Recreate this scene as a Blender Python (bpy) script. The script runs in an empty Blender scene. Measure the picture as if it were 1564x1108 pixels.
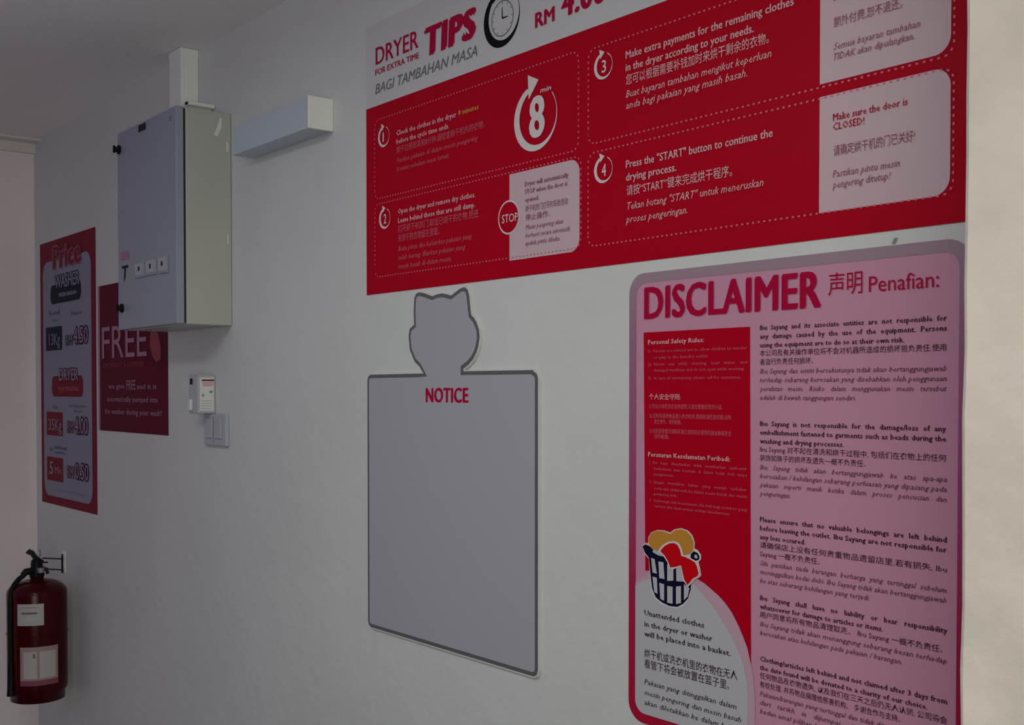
import bpy, math, random
from math import sin, cos, pi, radians
from mathutils import Vector, geometry

# ------------------------------------------------------------------ camera, light, exposure
sc = bpy.context.scene
col = sc.collection
F = 1731.0                      # focal length in pixels of the 1564 px wide frame
TH = radians(39.0)              # angle between the back wall and the line of sight
PITCH = radians(1.2)
CX, CY = 782.0, 633.0
CAM = Vector((0.0, -1.284, 1.60))
cd = bpy.data.cameras.new('camera')
cam = bpy.data.objects.new('camera', cd); col.objects.link(cam)
cd.sensor_width = 36.0
cd.lens = F / 1564 * 36.0
cd.shift_y = (CY - 554.0) / 1564.0
cd.clip_start = 0.05
cam.location = CAM
cam.rotation_euler = (pi / 2 - PITCH, 0, pi / 2 - TH)
sc.camera = cam

world = bpy.data.worlds.new('world'); sc.world = world
world.use_nodes = True
bg = world.node_tree.nodes['Background']
bg.inputs['Color'].default_value = (0.72, 0.86, 1.0, 1)
bg.inputs['Strength'].default_value = 0.06

def area(name, loc, rot, sx, sy, power, color):
    l = bpy.data.lights.new(name, 'AREA'); l.shape = 'RECTANGLE'
    l.size = sx; l.size_y = sy; l.energy = power; l.color = color
    o = bpy.data.objects.new(name, l); col.objects.link(o)
    o.location = loc; o.rotation_euler = rot
    return o
# daylight through the open shop front, beyond the right of the frame
area('shop_front_daylight', (1.3, -2.6, 1.35), (radians(97), 0, radians(62)), 1.6, 1.5, 33.5, (0.98, 1.0, 0.84))
# ceiling tube lamp over the aisle, cold and dim
area('ceiling_lamp_light', (-1.5, -1.25, 2.46), (0, 0, 0), 1.0, 0.3, 10.0, (0.95, 1.0, 0.95))
# added violet fill from across the aisle, no known source there
area('violet_fill_light', (-3.0, -4.1, 1.9), (radians(90), 0, 0), 2.4, 1.2, 4.0, (0.42, 0.24, 1.0))

# second ceiling lamp, beyond the left edge of the frame
l2 = bpy.data.lights.new('second_ceiling_lamp', 'POINT'); l2.energy = 0.9; l2.shadow_soft_size = 0.06; l2.color = (0.70, 0.66, 1.0)
o2 = bpy.data.objects.new('second_ceiling_lamp', l2); col.objects.link(o2); o2.location = (-2.55, -1.0, 2.30)

sc.view_settings.view_transform = 'Standard'
sc.view_settings.look = 'None'
sc.view_settings.gamma = 1.0
sc.view_settings.use_curve_mapping = False
sc.view_settings.exposure = 0.0

# ------------------------------------------------------------------ helpers
_cp, _sp = cos(PITCH), sin(PITCH)
FWD = Vector((-cos(TH) * _cp, sin(TH) * _cp, -_sp))
RGT = Vector((sin(TH), cos(TH), 0.0))
UPV = RGT.cross(FWD)
def ray(px, py):
    return FWD + RGT * ((px - CX) / F) - UPV * ((py - CY) / F)
def W(px, py, y=0.0):
    """the point (x, z) of the plane Y=y that the photograph shows at a pixel"""
    d = ray(px, py); t = (y - CAM.y) / d.y
    p = CAM + d * t
    return (p.x, p.z)

def srgb(r, g, b):
    def f(c):
        c /= 255.0
        return c / 12.92 if c <= 0.04045 else ((c + 0.055) / 1.055) ** 2.4
    return (f(r), f(g), f(b), 1.0)

def mat(name, c, rough=0.5, metal=0.0, spec=0.5, noise=0.0, nscale=8.0, bump=0.0, bscale=40.0, coat=0.0):
    m = bpy.data.materials.new(name); m.use_nodes = True
    nt = m.node_tree; b = nt.nodes['Principled BSDF']
    b.inputs['Base Color'].default_value = c
    b.inputs['Roughness'].default_value = rough
    b.inputs['Metallic'].default_value = metal
    b.inputs['Specular IOR Level'].default_value = spec
    b.inputs['Coat Weight'].default_value = coat
    tc = nt.nodes.new('ShaderNodeTexCoord')
    if noise > 0:
        n = nt.nodes.new('ShaderNodeTexNoise'); n.inputs['Scale'].default_value = nscale
        n.inputs['Detail'].default_value = 5
        nt.links.new(tc.outputs['Object'], n.inputs['Vector'])
        mr = nt.nodes.new('ShaderNodeMapRange')
        mr.inputs['From Min'].default_value = 0.3; mr.inputs['From Max'].default_value = 0.7
        mr.inputs['To Min'].default_value = 1 - noise; mr.inputs['To Max'].default_value = 1 + noise
        nt.links.new(n.outputs['Fac'], mr.inputs['Value'])
        vm = nt.nodes.new('ShaderNodeVectorMath'); vm.operation = 'SCALE'
        vm.inputs[0].default_value = c[:3]
        nt.links.new(mr.outputs['Result'], vm.inputs['Scale'])
        nt.links.new(vm.outputs['Vector'], b.inputs['Base Color'])
    if bump > 0:
        n2 = nt.nodes.new('ShaderNodeTexNoise'); n2.inputs['Scale'].default_value = bscale
        n2.inputs['Detail'].default_value = 6
        nt.links.new(tc.outputs['Object'], n2.inputs['Vector'])
        bp = nt.nodes.new('ShaderNodeBump'); bp.inputs['Strength'].default_value = bump
        bp.inputs['Distance'].default_value = 0.01
        nt.links.new(n2.outputs['Fac'], bp.inputs['Height'])
        nt.links.new(bp.outputs['Normal'], b.inputs['Normal'])
    return m

M = {}
M['wall'] = mat('wall_paint', (0.67, 0.69, 0.69, 1), 0.6, noise=0.03, nscale=3, bump=0.25, bscale=25)
M['wall_left'] = mat('left_wall_paint', (0.92, 0.82, 0.83, 1), 0.6, noise=0.03, nscale=3, bump=0.25, bscale=25)
M['pillar'] = mat('rough_cream_plaster', (0.90, 0.82, 0.74, 1), 0.75, noise=0.12, nscale=7, bump=1.0, bscale=11)
M['ceiling'] = mat('ceiling_paint', (0.92, 0.89, 0.89, 1), 0.8, noise=0.03, nscale=2, bump=0.2)
M['floor'] = mat('floor_tile_grey', (0.13, 0.12, 0.145, 1), 0.5, noise=0.1)
M['front_wall'] = mat('front_wall_mauve', (0.10, 0.07, 0.13, 1), 0.6)
M['trim'] = mat('cornice_paint', (0.78, 0.74, 0.70, 1), 0.5)
M['red'] = mat('crimson_print', (0.46, 0.0, 0.014, 1), 0.5, spec=0.06)
M['crimson'] = mat('crimson_ink', (0.44, 0.002, 0.045, 1), 0.5, spec=0.06)
M['head'] = mat('pale_grey_vinyl', (0.60, 0.60, 0.64, 1), 0.42, spec=0.35)
M['panel'] = mat('pale_lilac_print', (0.62, 0.46, 0.52, 1), 0.42, spec=0.3)
M['white'] = mat('white_print', (0.72, 0.66, 0.68, 1), 0.45, spec=0.3)
M['pinkwhite'] = mat('pinkish_white_ink', (0.74, 0.42, 0.47, 1), 0.45, spec=0.3)
M['dot'] = mat('pink_dot_ink', (0.66, 0.16, 0.22, 1), 0.45, spec=0.3)
M['faint'] = mat('faded_pink_ink', (0.60, 0.11, 0.17, 1), 0.45, spec=0.3)
M['mauve'] = mat('mauve_ink', (0.30, 0.06, 0.13, 1), 0.45, spec=0.3)
M['yellow'] = mat('yellow_ink', (0.70, 0.28, 0.05, 1), 0.45, spec=0.3)
M['grey_ink'] = mat('grey_ink', (0.14, 0.16, 0.18, 1), 0.45, spec=0.3)
M['black'] = mat('black_ink', (0.004, 0.004, 0.005, 1), 0.5, spec=0.08)
M['pink'] = mat('pink_print', (0.60, 0.285, 0.42, 1), 0.4, spec=0.35)
M['dark_text'] = mat('dark_maroon_ink', (0.045, 0.008, 0.025, 1), 0.5, spec=0.2)
M['soft_text'] = mat('soft_maroon_ink', (0.12, 0.03, 0.07, 1), 0.5, spec=0.2)
M['cut_white'] = mat('grey_white_print', (0.50, 0.50, 0.55, 1), 0.45, spec=0.3)
M['arc_pink'] = mat('lilac_arc_print', (0.56, 0.36, 0.46, 1), 0.45, spec=0.3)
M['navy'] = mat('navy_print', (0.004, 0.005, 0.028, 1), 0.5, spec=0.08)
M['gold'] = mat('gold_print', (0.56, 0.25, 0.03, 1), 0.45, spec=0.3)
M['scarlet'] = mat('scarlet_print', (0.60, 0.002, 0.008, 1), 0.5, spec=0.06)
M['board'] = mat('whiteboard_face', (0.42, 0.42, 0.48, 1), 0.35, spec=0.4)
M['board_rim'] = mat('board_backing_white', (0.72, 0.70, 0.68, 1), 0.5)
M['board_line'] = mat('grey_border_print', (0.115, 0.12, 0.13, 1), 0.5)
M['box_front'] = mat('shaded_door_enamel', (0.30, 0.33, 0.40, 1), 0.38, noise=0.04, nscale=5)  # door front: cabinet enamel with its bluish shade put into the colour
M['box'] = mat('grey_green_enamel', (0.48, 0.48, 0.44, 1), 0.4, noise=0.04, nscale=5)  # same enamel in the warmer tone of its lit sides
M['gap'] = mat('gap_black', (0.02, 0.02, 0.015, 1), 0.8)
M['bp'] = mat('black_plastic', (0.005, 0.005, 0.008, 1), 0.5, spec=0.2)
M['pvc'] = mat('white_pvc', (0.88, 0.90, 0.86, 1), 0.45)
M['pvc_shaded'] = mat('shaded_trunking_pvc', (0.52, 0.60, 0.66, 1), 0.45)  # white trunking, front shade painted into the colour; lit end uses pvc
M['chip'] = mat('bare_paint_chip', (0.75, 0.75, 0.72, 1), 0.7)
M['shaded_pvc'] = mat('shaded_grey_pvc', (0.46, 0.48, 0.53, 1), 0.4)  # white plastic, shade of the front faces put into the colour
M['pane_grey'] = mat('window_grey', (0.42, 0.44, 0.46, 1), 0.4)
M['steel'] = mat('dull_steel', (0.35, 0.35, 0.36, 1), 0.4, metal=0.8)
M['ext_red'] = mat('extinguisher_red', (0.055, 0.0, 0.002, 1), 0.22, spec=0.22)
M['ext_label'] = mat('label_paper', (0.50, 0.46, 0.45, 1), 0.6)
M['ext_lab2'] = mat('label_tan_paper', (0.38, 0.26, 0.25, 1), 0.6)
M['pred'] = mat('dimmed_crimson_print', (0.21, 0.0, 0.022, 1), 0.5, spec=0.08)  # crimson print with the weak light at the left end put into its colour
M['pwhite'] = mat('dimmed_panel_white', (0.26, 0.26, 0.36, 1), 0.5, spec=0.3)  # white print, darkened in colour for the light falling off leftwards
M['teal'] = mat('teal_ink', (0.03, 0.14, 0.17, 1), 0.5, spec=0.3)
M['plum'] = mat('dimmed_plum_print', (0.12, 0.0, 0.022, 1), 0.5, spec=0.06)  # poster red, colour lowered to carry the dim light of this end
M['plum_light'] = mat('plum_swirl_print', (0.33, 0.025, 0.06, 1), 0.5, spec=0.3)
M['dull'] = mat('dull_pink_outline', (0.26, 0.07, 0.12, 1), 0.5, spec=0.2)
M['dusty'] = mat('dusty_pink_ink', (0.40, 0.19, 0.30, 1), 0.5, spec=0.3)
M['grubby'] = mat('grey_smudge', (0.28, 0.27, 0.26, 1), 0.8)

def make(name, verts, faces, m, parent=None, loc=None, smooth=False, **props):
    """link one mesh object; verts are world coordinates"""
    root = parent
    while root is not None and root.parent is not None: root = root.parent
    if parent is None:
        org = Vector(loc) if loc is not None else sum((Vector(v) for v in verts), Vector()) / len(verts)
    else:
        org = root.location
    me = bpy.data.meshes.new(name)
    me.from_pydata([tuple(Vector(v) - org) for v in verts], [], faces)
    me.materials.append(m)
    if smooth:
        for p in me.polygons: p.use_smooth = True
    me.update()
    o = bpy.data.objects.new(name, me); col.objects.link(o)
    if parent is None: o.location = org
    else: o.parent = parent
    for k, v in props.items(): o[k] = v
    return o

def empty(name, loc, **props):
    o = bpy.data.objects.new(name, None); col.objects.link(o); o.location = loc
    o.empty_display_size = 0.05
    for k, v in props.items(): o[k] = v
    return o

class MB:
    def __init__(s): s.v = []; s.f = []
    def add(s, v, f):
        n = len(s.v); s.v += [tuple(p) for p in v]; s.f += [tuple(i + n for i in q) for q in f]; return s
    def box(s, x0, x1, y0, y1, z0, z1, b=0.0):
        if b <= 0:
            v = [(x, y, z) for x in (x0, x1) for y in (y0, y1) for z in (z0, z1)]
            return s.add(v, [(0, 1, 3, 2), (4, 6, 7, 5), (0, 4, 5, 1), (2, 3, 7, 6), (0, 2, 6, 4), (1, 5, 7, 3)])
        # box with chamfered edges
        v = []; idx = {}
        X = (x0, x1); Y = (y0, y1); Z = (z0, z1)
        for i in (0, 1):
            for j in (0, 1):
                for k in (0, 1):
                    sx, sy, sz = (1 - 2 * i) * b, (1 - 2 * j) * b, (1 - 2 * k) * b
                    for a, off in enumerate(((0, sy, sz), (sx, 0, sz), (sx, sy, 0))):
                        idx[i, j, k, a] = len(v)
                        v.append((X[i] + off[0], Y[j] + off[1], Z[k] + off[2]))
        f = []
        for i in (0, 1):
            q = [idx[i, 0, 0, 0], idx[i, 0, 1, 0], idx[i, 1, 1, 0], idx[i, 1, 0, 0]]; f.append(q if i == 0 else q[::-1])
            q = [idx[0, i, 0, 1], idx[1, i, 0, 1], idx[1, i, 1, 1], idx[0, i, 1, 1]]; f.append(q if i == 0 else q[::-1])
            q = [idx[0, 0, i, 2], idx[0, 1, i, 2], idx[1, 1, i, 2], idx[1, 0, i, 2]]; f.append(q if i == 0 else q[::-1])
        for j in (0, 1):
            for k in (0, 1):
                q = [idx[0, j, k, 1], idx[1, j, k, 1], idx[1, j, k, 2], idx[0, j, k, 2]]; f.append(q if (j + k) % 2 == 0 else q[::-1])
                q = [idx[j, 0, k, 0], idx[j, 1, k, 0], idx[j, 1, k, 2], idx[j, 0, k, 2]]; f.append(q if (j + k) % 2 else q[::-1])
                q = [idx[j, k, 0, 0], idx[j, k, 1, 0], idx[j, k, 1, 1], idx[j, k, 0, 1]]; f.append(q if (j + k) % 2 == 0 else q[::-1])
        for i in (0, 1):
            for j in (0, 1):
                for k in (0, 1):
                    q = [idx[i, j, k, 0], idx[i, j, k, 1], idx[i, j, k, 2]]
                    f.append(q if (i + j + k) % 2 == 0 else q[::-1])
        return s.add(v, f)
    def lathe(s, prof, cx, cy, n=40):
        """prof: list of (radius, z)"""
        v = []; f = []
        for r, z in prof:
            for i in range(n):
                a = 2 * pi * i / n; v.append((cx + r * cos(a), cy + r * sin(a), z))
        for k in range(len(prof) - 1):
            for i in range(n):
                j = (i + 1) % n
                f.append((k * n + i, k * n + j, (k + 1) * n + j, (k + 1) * n + i))
        f.append(tuple(range(n))[::-1]); f.append(tuple((len(prof) - 1) * n + i for i in range(n)))
        return s.add(v, f)
    def tube(s, pts, r, n=10):
        pts = [Vector(p) for p in pts]; v = []; f = []
        up = Vector((0.13, 0.21, 1)).normalized()
        for i, p in enumerate(pts):
            d = (pts[min(i + 1, len(pts) - 1)] - pts[max(i - 1, 0)]).normalized()
            a = d.cross(up).normalized(); b = d.cross(a).normalized()
            rr = r[i] if isinstance(r, (list, tuple)) else r
            for k in range(n):
                t = 2 * pi * k / n; v.append(p + (a * cos(t) + b * sin(t)) * rr)
        for i in range(len(pts) - 1):
            for k in range(n):
                j = (k + 1) % n
                f.append((i * n + k, i * n + j, (i + 1) * n + j, (i + 1) * n + k))
        f.append(tuple(range(n))); f.append(tuple((len(pts) - 1) * n + k for k in range(n))[::-1])
        return s.add(v, f)
    def build(s, name, m, parent=None, loc=None, smooth=False, **props):
        return make(name, s.v, s.f, m, parent, loc, smooth, **props)

def tess(outline):
    return geometry.tessellate_polygon([[Vector((p[0], p[1], 0)) for p in outline]])
def slab(outline, yf, yb):
    """closed outline (x, z) between front plane yf (towards the room, smaller) and back plane yb"""
    n = len(outline); mb = MB()
    v = [(x, yf, z) for x, z in outline] + [(x, yb, z) for x, z in outline]
    f = []
    for a, b, c in tess(outline):
        A, B, C = outline[a], outline[b], outline[c]
        ar = (B[0] - A[0]) * (C[1] - A[1]) - (B[1] - A[1]) * (C[0] - A[0])
        if ar < 0: b, c = c, b
        f.append((a, b, c)); f.append((n + c, n + b, n + a))
    for i in range(n):
        j = (i + 1) % n; f.append((i, n + i, n + j, j))
    return mb.add(v, f)
def flat(outline, y):
    mb = MB(); f = []
    for a, b, c in tess(outline):
        A, B, C = outline[a], outline[b], outline[c]
        ar = (B[0] - A[0]) * (C[1] - A[1]) - (B[1] - A[1]) * (C[0] - A[0])
        if ar < 0: b, c = c, b
        f.append((a, b, c))
    return mb.add([(x, y, z) for x, z in outline], f)
def rrect(x0, x1, z0, z1, r, n=8, corners=(1, 1, 1, 1)):
    """corners: bottom-left, bottom-right, top-right, top-left"""
    out = []
    for (cx, cz, a0, on) in ((x0, z0, pi, corners[0]), (x1, z0, 1.5 * pi, corners[1]), (x1, z1, 0, corners[2]), (x0, z1, pi / 2, corners[3])):
        if not on: out.append((cx, cz)); continue
        ox = cx + (r if cx == x0 else -r); oz = cz + (r if cz == z0 else -r)
        for i in range(n + 1):
            a = a0 + pi / 2 * i / n; out.append((ox + r * cos(a), oz + r * sin(a)))
    return out
def pxpoly(pts, y=0.0): return [W(a, b, y) for a, b in pts]
def ring(cx, cz, R, r, off, a0, a1, y, n=40):
    """crescent between circle R and a circle r whose centre is moved by off; angles in degrees"""
    mb = MB(); v = []; f = []
    for i in range(n + 1):
        a = radians(a0 + (a1 - a0) * i / n)
        v.append((cx + R * cos(a), y, cz + R * sin(a)))
        v.append((cx + off[0] + r * cos(a), y, cz + off[1] + r * sin(a)))
    for i in range(n):
        q = (2 * i, 2 * i + 1, 2 * i + 3, 2 * i + 2)
        f.append(q if a1 < a0 else q)
    return mb.add(v, f)
def dashes(outline, y, pitch=0.0098, ln=0.0036, w=0.0024):
    """short printed dashes along a closed outline"""
    mb = MB(); pts = outline + [outline[0]]; d = 0.0; nxt = 0.0
    for (ax, az), (bx, bz) in zip(pts, pts[1:]):
        L = math.hypot(bx - ax, bz - az)
        if L < 1e-9: continue
        ux, uz = (bx - ax) / L, (bz - az) / L
        while nxt < d + L:
            t = nxt - d; x, z = ax + ux * t, az + uz * t
            hx, hz, wx, wz = ux * ln / 2, uz * ln / 2, -uz * w / 2, ux * w / 2
            mb.add([(x - hx - wx, y, z - hz - wz), (x + hx - wx, y, z + hz - wz), (x + hx + wx, y, z + hz + wz), (x - hx + wx, y, z - hz + wz)], [(0, 1, 2, 3)])
            nxt += pitch
        d += L
    return mb

# text: queued, turned into meshes together at the end
TQ = []
def text(parent, m, body, x0, z0, cap, x1=None, y=-0.003, bold=0.0, shear=0.0, name='lettering', squeeze=0.8, block=None, outline=0.0, **props):
    """one line of lettering: baseline starts at (x0, z0), cap height cap, stretched to end at x1 (metres)"""
    TQ.append(dict(parent=parent, m=m, body=body, x0=x0, z0=z0, cap=cap, x1=x1, y=y, bold=bold, shear=shear, name=name, squeeze=squeeze, block=block, outline=outline, props=props))
def ptext(parent, m, body, px, py, cap, pe=None, y=-0.003, **k):
    """the same, from pixels of the photograph: start of the baseline, cap height there, x of the line's end"""
    x0, z0 = W(px, py, y); _, z1 = W(px, py - cap, y)
    x1 = W(pe, py, y)[0] if pe is not None else None
    text(parent, m, body, x0, z0, z1 - z0, x1, y, **k)
def flush_text():
    objs = []
    for q in TQ:
        c = bpy.data.curves.new('t', 'FONT'); c.body = q['body']; c.size = 1.0
        c.resolution_u = 3 if q['cap'] > 0.02 else (2 if q['cap'] > 0.012 else 1)
        c.space_character = 1.0 + q['bold'] * 1.1; c.shear = q['shear']; c.fill_mode = 'FRONT'
        o = bpy.data.objects.new('t', c); col.objects.link(o); objs.append(o)
    bpy.context.view_layer.update()
    dg = bpy.context.evaluated_depsgraph_get()
    groups = {}
    for q, o in zip(TQ, objs):
        me = bpy.data.meshes.new_from_object(o.evaluated_get(dg))
        vs = [v.co.copy() for v in me.vertices]; fs = [tuple(p.vertices) for p in me.polygons]
        bpy.data.meshes.remove(me)
        if not vs: continue
        s = q['cap'] / 0.72
        mn = min(v.x for v in vs); mx = max(v.x for v in vs)
        sx = (q['x1'] - q['x0']) / (mx - mn) if q['x1'] is not None else s * q['squeeze']
        ex_ = q['bold'] * 0.9
        cs = [0.0] if ex_ < 0.004 else ([-ex_, ex_] if ex_ < 0.03 else [-ex_, -ex_ / 3, ex_ / 3, ex_])
        sx *= (mx - mn) / (mx - mn + 2 * ex_) if q['x1'] is not None else 1
        key = (q['parent'].name, q['block'], q['m'].name) if q['block'] else id(q)
        g = groups.setdefault(key, [q, MB()])
        if q['outline']:
            o_ = q['outline']
            for i, (a, b_) in enumerate(((1, 0), (.7, .7), (0, 1), (-.7, .7), (-1, 0), (-.7, -.7), (0, -1), (.7, -.7))):
                g[1].add([(q['x0'] + (v.x - mn + ex_ + a * o_ * 1.3) * sx, q['y'] - 0.00003 * i, q['z0'] + (v.y + b_ * o_) * s) for v in vs], fs)
            continue
        for i, sh in enumerate(cs):
            g[1].add([(q['x0'] + (v.x - mn + ex_ + sh) * sx, q['y'] - 0.00003 * i, q['z0'] + (v.y + (ex_ * .5 if i % 2 else -ex_ * .2)) * s) for v in vs], fs)
        if q['block']: g[0]['props']['kind'] = 'stuff'
    for q, mb in groups.values():
        mb.build(q['name'], q['m'], q['parent'], **q['props'])
    for o in objs:
        c = o.data; bpy.data.objects.remove(o); bpy.data.curves.remove(c)

# ------------------------------------------------------------------ the room
XL = W(57.5, 900)[0]            # left wall
ZC = W(290, 84)[1]              # ceiling
XR, YF = 3.2, -4.2
XP = W(1467, 560, -0.24)[0]     # left edge of the pier, which stands 24 cm proud of the wall
def sbox(name, m, *a): return MB().box(*a).build(name, m, kind='structure')
wall = sbox('wall_back', M['wall'], XL - 0.1, XR, 0, 0.12, 0, ZC + 0.1)
sbox('wall_left', M['wall_left'], XL - 0.12, XL, YF, 0, 0, ZC + 0.1)
sbox('wall_front', M['front_wall'], XL - 0.12, XR, YF - 0.1, YF, 0, ZC + 0.1)
sbox('ceiling', M['ceiling'], XL - 0.12, XR, YF - 0.1, 0.12, ZC, ZC + 0.12)
sbox('floor', M['floor'], XL - 0.12, XR, YF - 0.1, 0.12, -0.1, 0)
# rough plastered pier
n = 40; vs = []; fs = []
rnd = random.Random(3)
edge = [rnd.uniform(-0.0012, 0.0012) for _ in range(n + 1)]
for i in range(n + 1):
    z = ZC * i / n; e = edge[i]
    vs += [(XP + e, 0.0, z), (XP + e, -0.234, z), (XP + 0.006 + e, -0.24, z), (XP + 0.75, -0.24, z), (XP + 0.75, 0.0, z)]
for i in range(n):
    for k in range(4):
        a = i * 5 + k; fs.append((a, a + 1, a + 6, a + 5))
make('wall_right', vs, fs, M['pillar'], kind='structure')
# cornice on the left wall
tz0 = W(67, 213, 0)[1]
sbox('trim_1', M['trim'], XL, XL + 0.085, YF, 0, tz0, ZC)
sbox('trim_2', M['trim'], XL, XL + 0.02, YF, 0, tz0 - 0.035, tz0)
# smudge on the wall above the disclaimer
flat(pxpoly([(1362, 373), (1366, 364), (1372, 363), (1368, 373)]), -0.0006).build('smudge', M['grubby'], wall)

# ------------------------------------------------------------------ dryer tips banner
L0, L1, L2, L3 = -0.0015, -0.0020, -0.0025, -0.0030
bx0 = W(560.5, 300)[0]; bx1 = W(1500, 300)[0]
bz_top = W(560, 43)[1]; bz_mid = W(560, 168)[1]; bz_bot = W(563, 451)[1]
ban = make('dryer_tips_banner', *(lambda s: (s.v, s.f))(MB().box(bx0, bx1, L0, -0.0002, bz_bot, bz_top)), M['red'],
           label='wide crimson dryer tips banner with pale header across the upper wall', category='banner')
flat([(bx0, bz_mid), (bx1, bz_mid), (bx1, bz_top), (bx0, bz_top)], L1).build('header_band', M['head'], ban, label='pale grey header band with dryer tips heading')
T = ptext
T(ban, M['crimson'], 'DRYER', 573.5, 99.5, 27, 639, name='heading', bold=0.018)
T(ban, M['crimson'], 'FOR EXTRA TIME', 573, 115.5, 9, 640, bold=0.03)
T(ban, M['crimson'], 'TIPS', 648, 87, 43, 727, name='heading', bold=0.085, shear=0.06)
T(ban, M['grey_ink'], 'BAGI TAMBAHAN MASA', 573, 144, 15.5, 729, shear=0.25)
T(ban, M['crimson'], 'RM', 817, 43, 23, 847, bold=0.045, name='heading')
T(ban, M['crimson'], '4.00', 857, 27, 42, 926, bold=0.05, name='heading')
# stopwatch
sx, sz = W(767.5, 28); sr = (W(794.5, 20)[0] - W(739.5, 34)[0]) / 2
ring(sx, sz, sr, sr * 0.84, (sr * 0.12, sr * 0.07), 125, 440, L2, 60).build('stopwatch_ring', M['black'], ban, label='black stopwatch ring')
MB().add([(sx - sr * 0.40, L2 - .0002, sz + sr * 1.30), (sx - sr * 0.55, L2 - .0002, sz + sr * 0.60), (sx + 0.15 * sr, L2 - .0002, sz + sr * 0.92)], [(0, 1, 2)]).build('arrow_head', M['black'], ban)
cx_, cz_ = sx + sr * 0.05, sz - 0.02 * sr
ring(cx_, cz_, sr * 0.62, sr * 0.58, (0, 0), 0, 360, L2, 48).build('dial_rim', M['grey_ink'], ban)
tk = MB()
for k in range(12):
    a = k * pi / 6
    p, q = (cx_ + sr * .5 * cos(a), cz_ + sr * .5 * sin(a)), (cx_ + sr * .55 * cos(a), cz_ + sr * .55 * sin(a))
    wx, wz = -sin(a) * .0012, cos(a) * .0012
    tk.add([(p[0] - wx, L2, p[1] - wz), (q[0] - wx, L2, q[1] - wz), (q[0] + wx, L2, q[1] + wz), (p[0] + wx, L2, p[1] + wz)], [(0, 1, 2, 3)])
tk.build('dial_marks', M['grey_ink'], ban)
hd = MB()
hd.add([(cx_ - .0015, L3, cz_), (cx_ + .0015, L3, cz_), (cx_ + .0008, L3, cz_ + sr * .38), (cx_ - .0008, L3, cz_ + sr * .38)], [(0, 1, 2, 3)])
hd.add([(cx_, L3, cz_ - .0015), (cx_ + sr * .3, L3, cz_ - .0008), (cx_ + sr * .3, L3, cz_ + .0008), (cx_, L3, cz_ + .0015)], [(0, 1, 2, 3)])
hd.build('dial_hands', M['black'], ban)

# dashed boxes and pale panels; all share the wall's level lines
zr = lambda px, py: W(px, py)[1]
xr = lambda px: W(px, 300)[0]
A = (xr(574), xr(885), zr(579, 304), zr(577, 184))
B = (xr(574), xr(889), zr(574.5, 424), zr(579, 312))
C = (xr(900), xr(1457), zr(913, 218.5), zr(904, 76))
D = (xr(900), xr(1457), zr(901.5, 377), zr(904, 234.5))
for q in (A, B, C, D):
    dashes(rrect(*q, 0.016), L2).build('dashed_border', M['dot'], ban, kind='stuff')
def panel(p, m=M['panel']):
    return flat(rrect(p[0], p[1], p[2], p[3], 0.022 if p[1] - p[0] > .13 else 0.016, corners=(0, 1, 1, 0)), L1).build('pale_panel', m, ban)
pB = (xr(779.5), xr(886.5), zr(781.7, 398.4), zr(779.5, 267)); panel(pB)
pC = (xr(1252.5), xr(1452), zr(1252, 130), zr(904, 78)); panel(pC)
pD = (xr(1252.5), xr(1452), zr(1253, 326), zr(1252, 149.5)); panel(pD)

def step_icon(px, py, rx, num):
    cx, cz = W(px, py); R = W(px + rx, py)[0] - cx
    ring(cx, cz, R, R * 0.84, (R * 0.13, R * 0.02), 108, 425, L2, 44).build('step_ring', M['white'], ban)
    MB().add([(cx - R * .42, L2 - .0002, cz + R * 1.28), (cx - R * .30, L2 - .0002, cz + R * .58), (cx + R * .14, L2 - .0002, cz + R * 1.0)], [(0, 1, 2)]).build('arrow_head', M['white'], ban)
    text(ban, M['white'], num, cx - R * .16, cz - R * .5, R * .95, cx + R * (.02 if num == '1' else .3), L2, bold=0.01)
step_icon(587.5, 209, 8.6, '1'); step_icon(589, 334, 8.6, '2')
step_icon(923, 101, 14.2, '3'); step_icon(923, 259.5, 14.2, '4')
# the large 8 min icon
cx, cz = W(819, 180); R = W(851.5, 180)[0] - W(786, 180)[0]; R /= 2
ring(cx, cz, R, R * 0.86, (R * 0.115, R * 0.03), 112, 400, L2, 60).build('timer_ring', M['white'], ban, label='white circular arrow around the figure 8')
MB().add([(cx - R * .34, L2 - .0002, cz + R * 1.34), (cx - R * .30, L2 - .0002, cz + R * .60), (cx + R * .16, L2 - .0002, cz + R * 1.10)], [(0, 1, 2)]).build('arrow_head', M['white'], ban)
T(ban, M['white'], '8', 808, 212, 63, 832, bold=0.045, name='figure')
T(ban, M['white'], 'min', 825, 142, 8, 842, bold=0.01, shear=0.2)
# stop sign
cx, cz = W(778.7, 332.3); R = (W(795, 330)[0] - W(762.3, 330)[0]) / 2
flat([(cx + R * cos(a * pi / 20), cz + R * sin(a * pi / 20)) for a in range(40)], L2).build('stop_ring', M['white'], ban)
flat([(cx + R * .9 * cos(a * pi / 20), cz + R * .9 * sin(a * pi / 20)) for a in range(40)], L3).build('stop_disc', M['red'], ban, label='crimson STOP disc with white rim')
T(ban, M['white'], 'STOP', 766.5, 341.5, 13, 791, y=-0.0035, bold=0.0)

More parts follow.
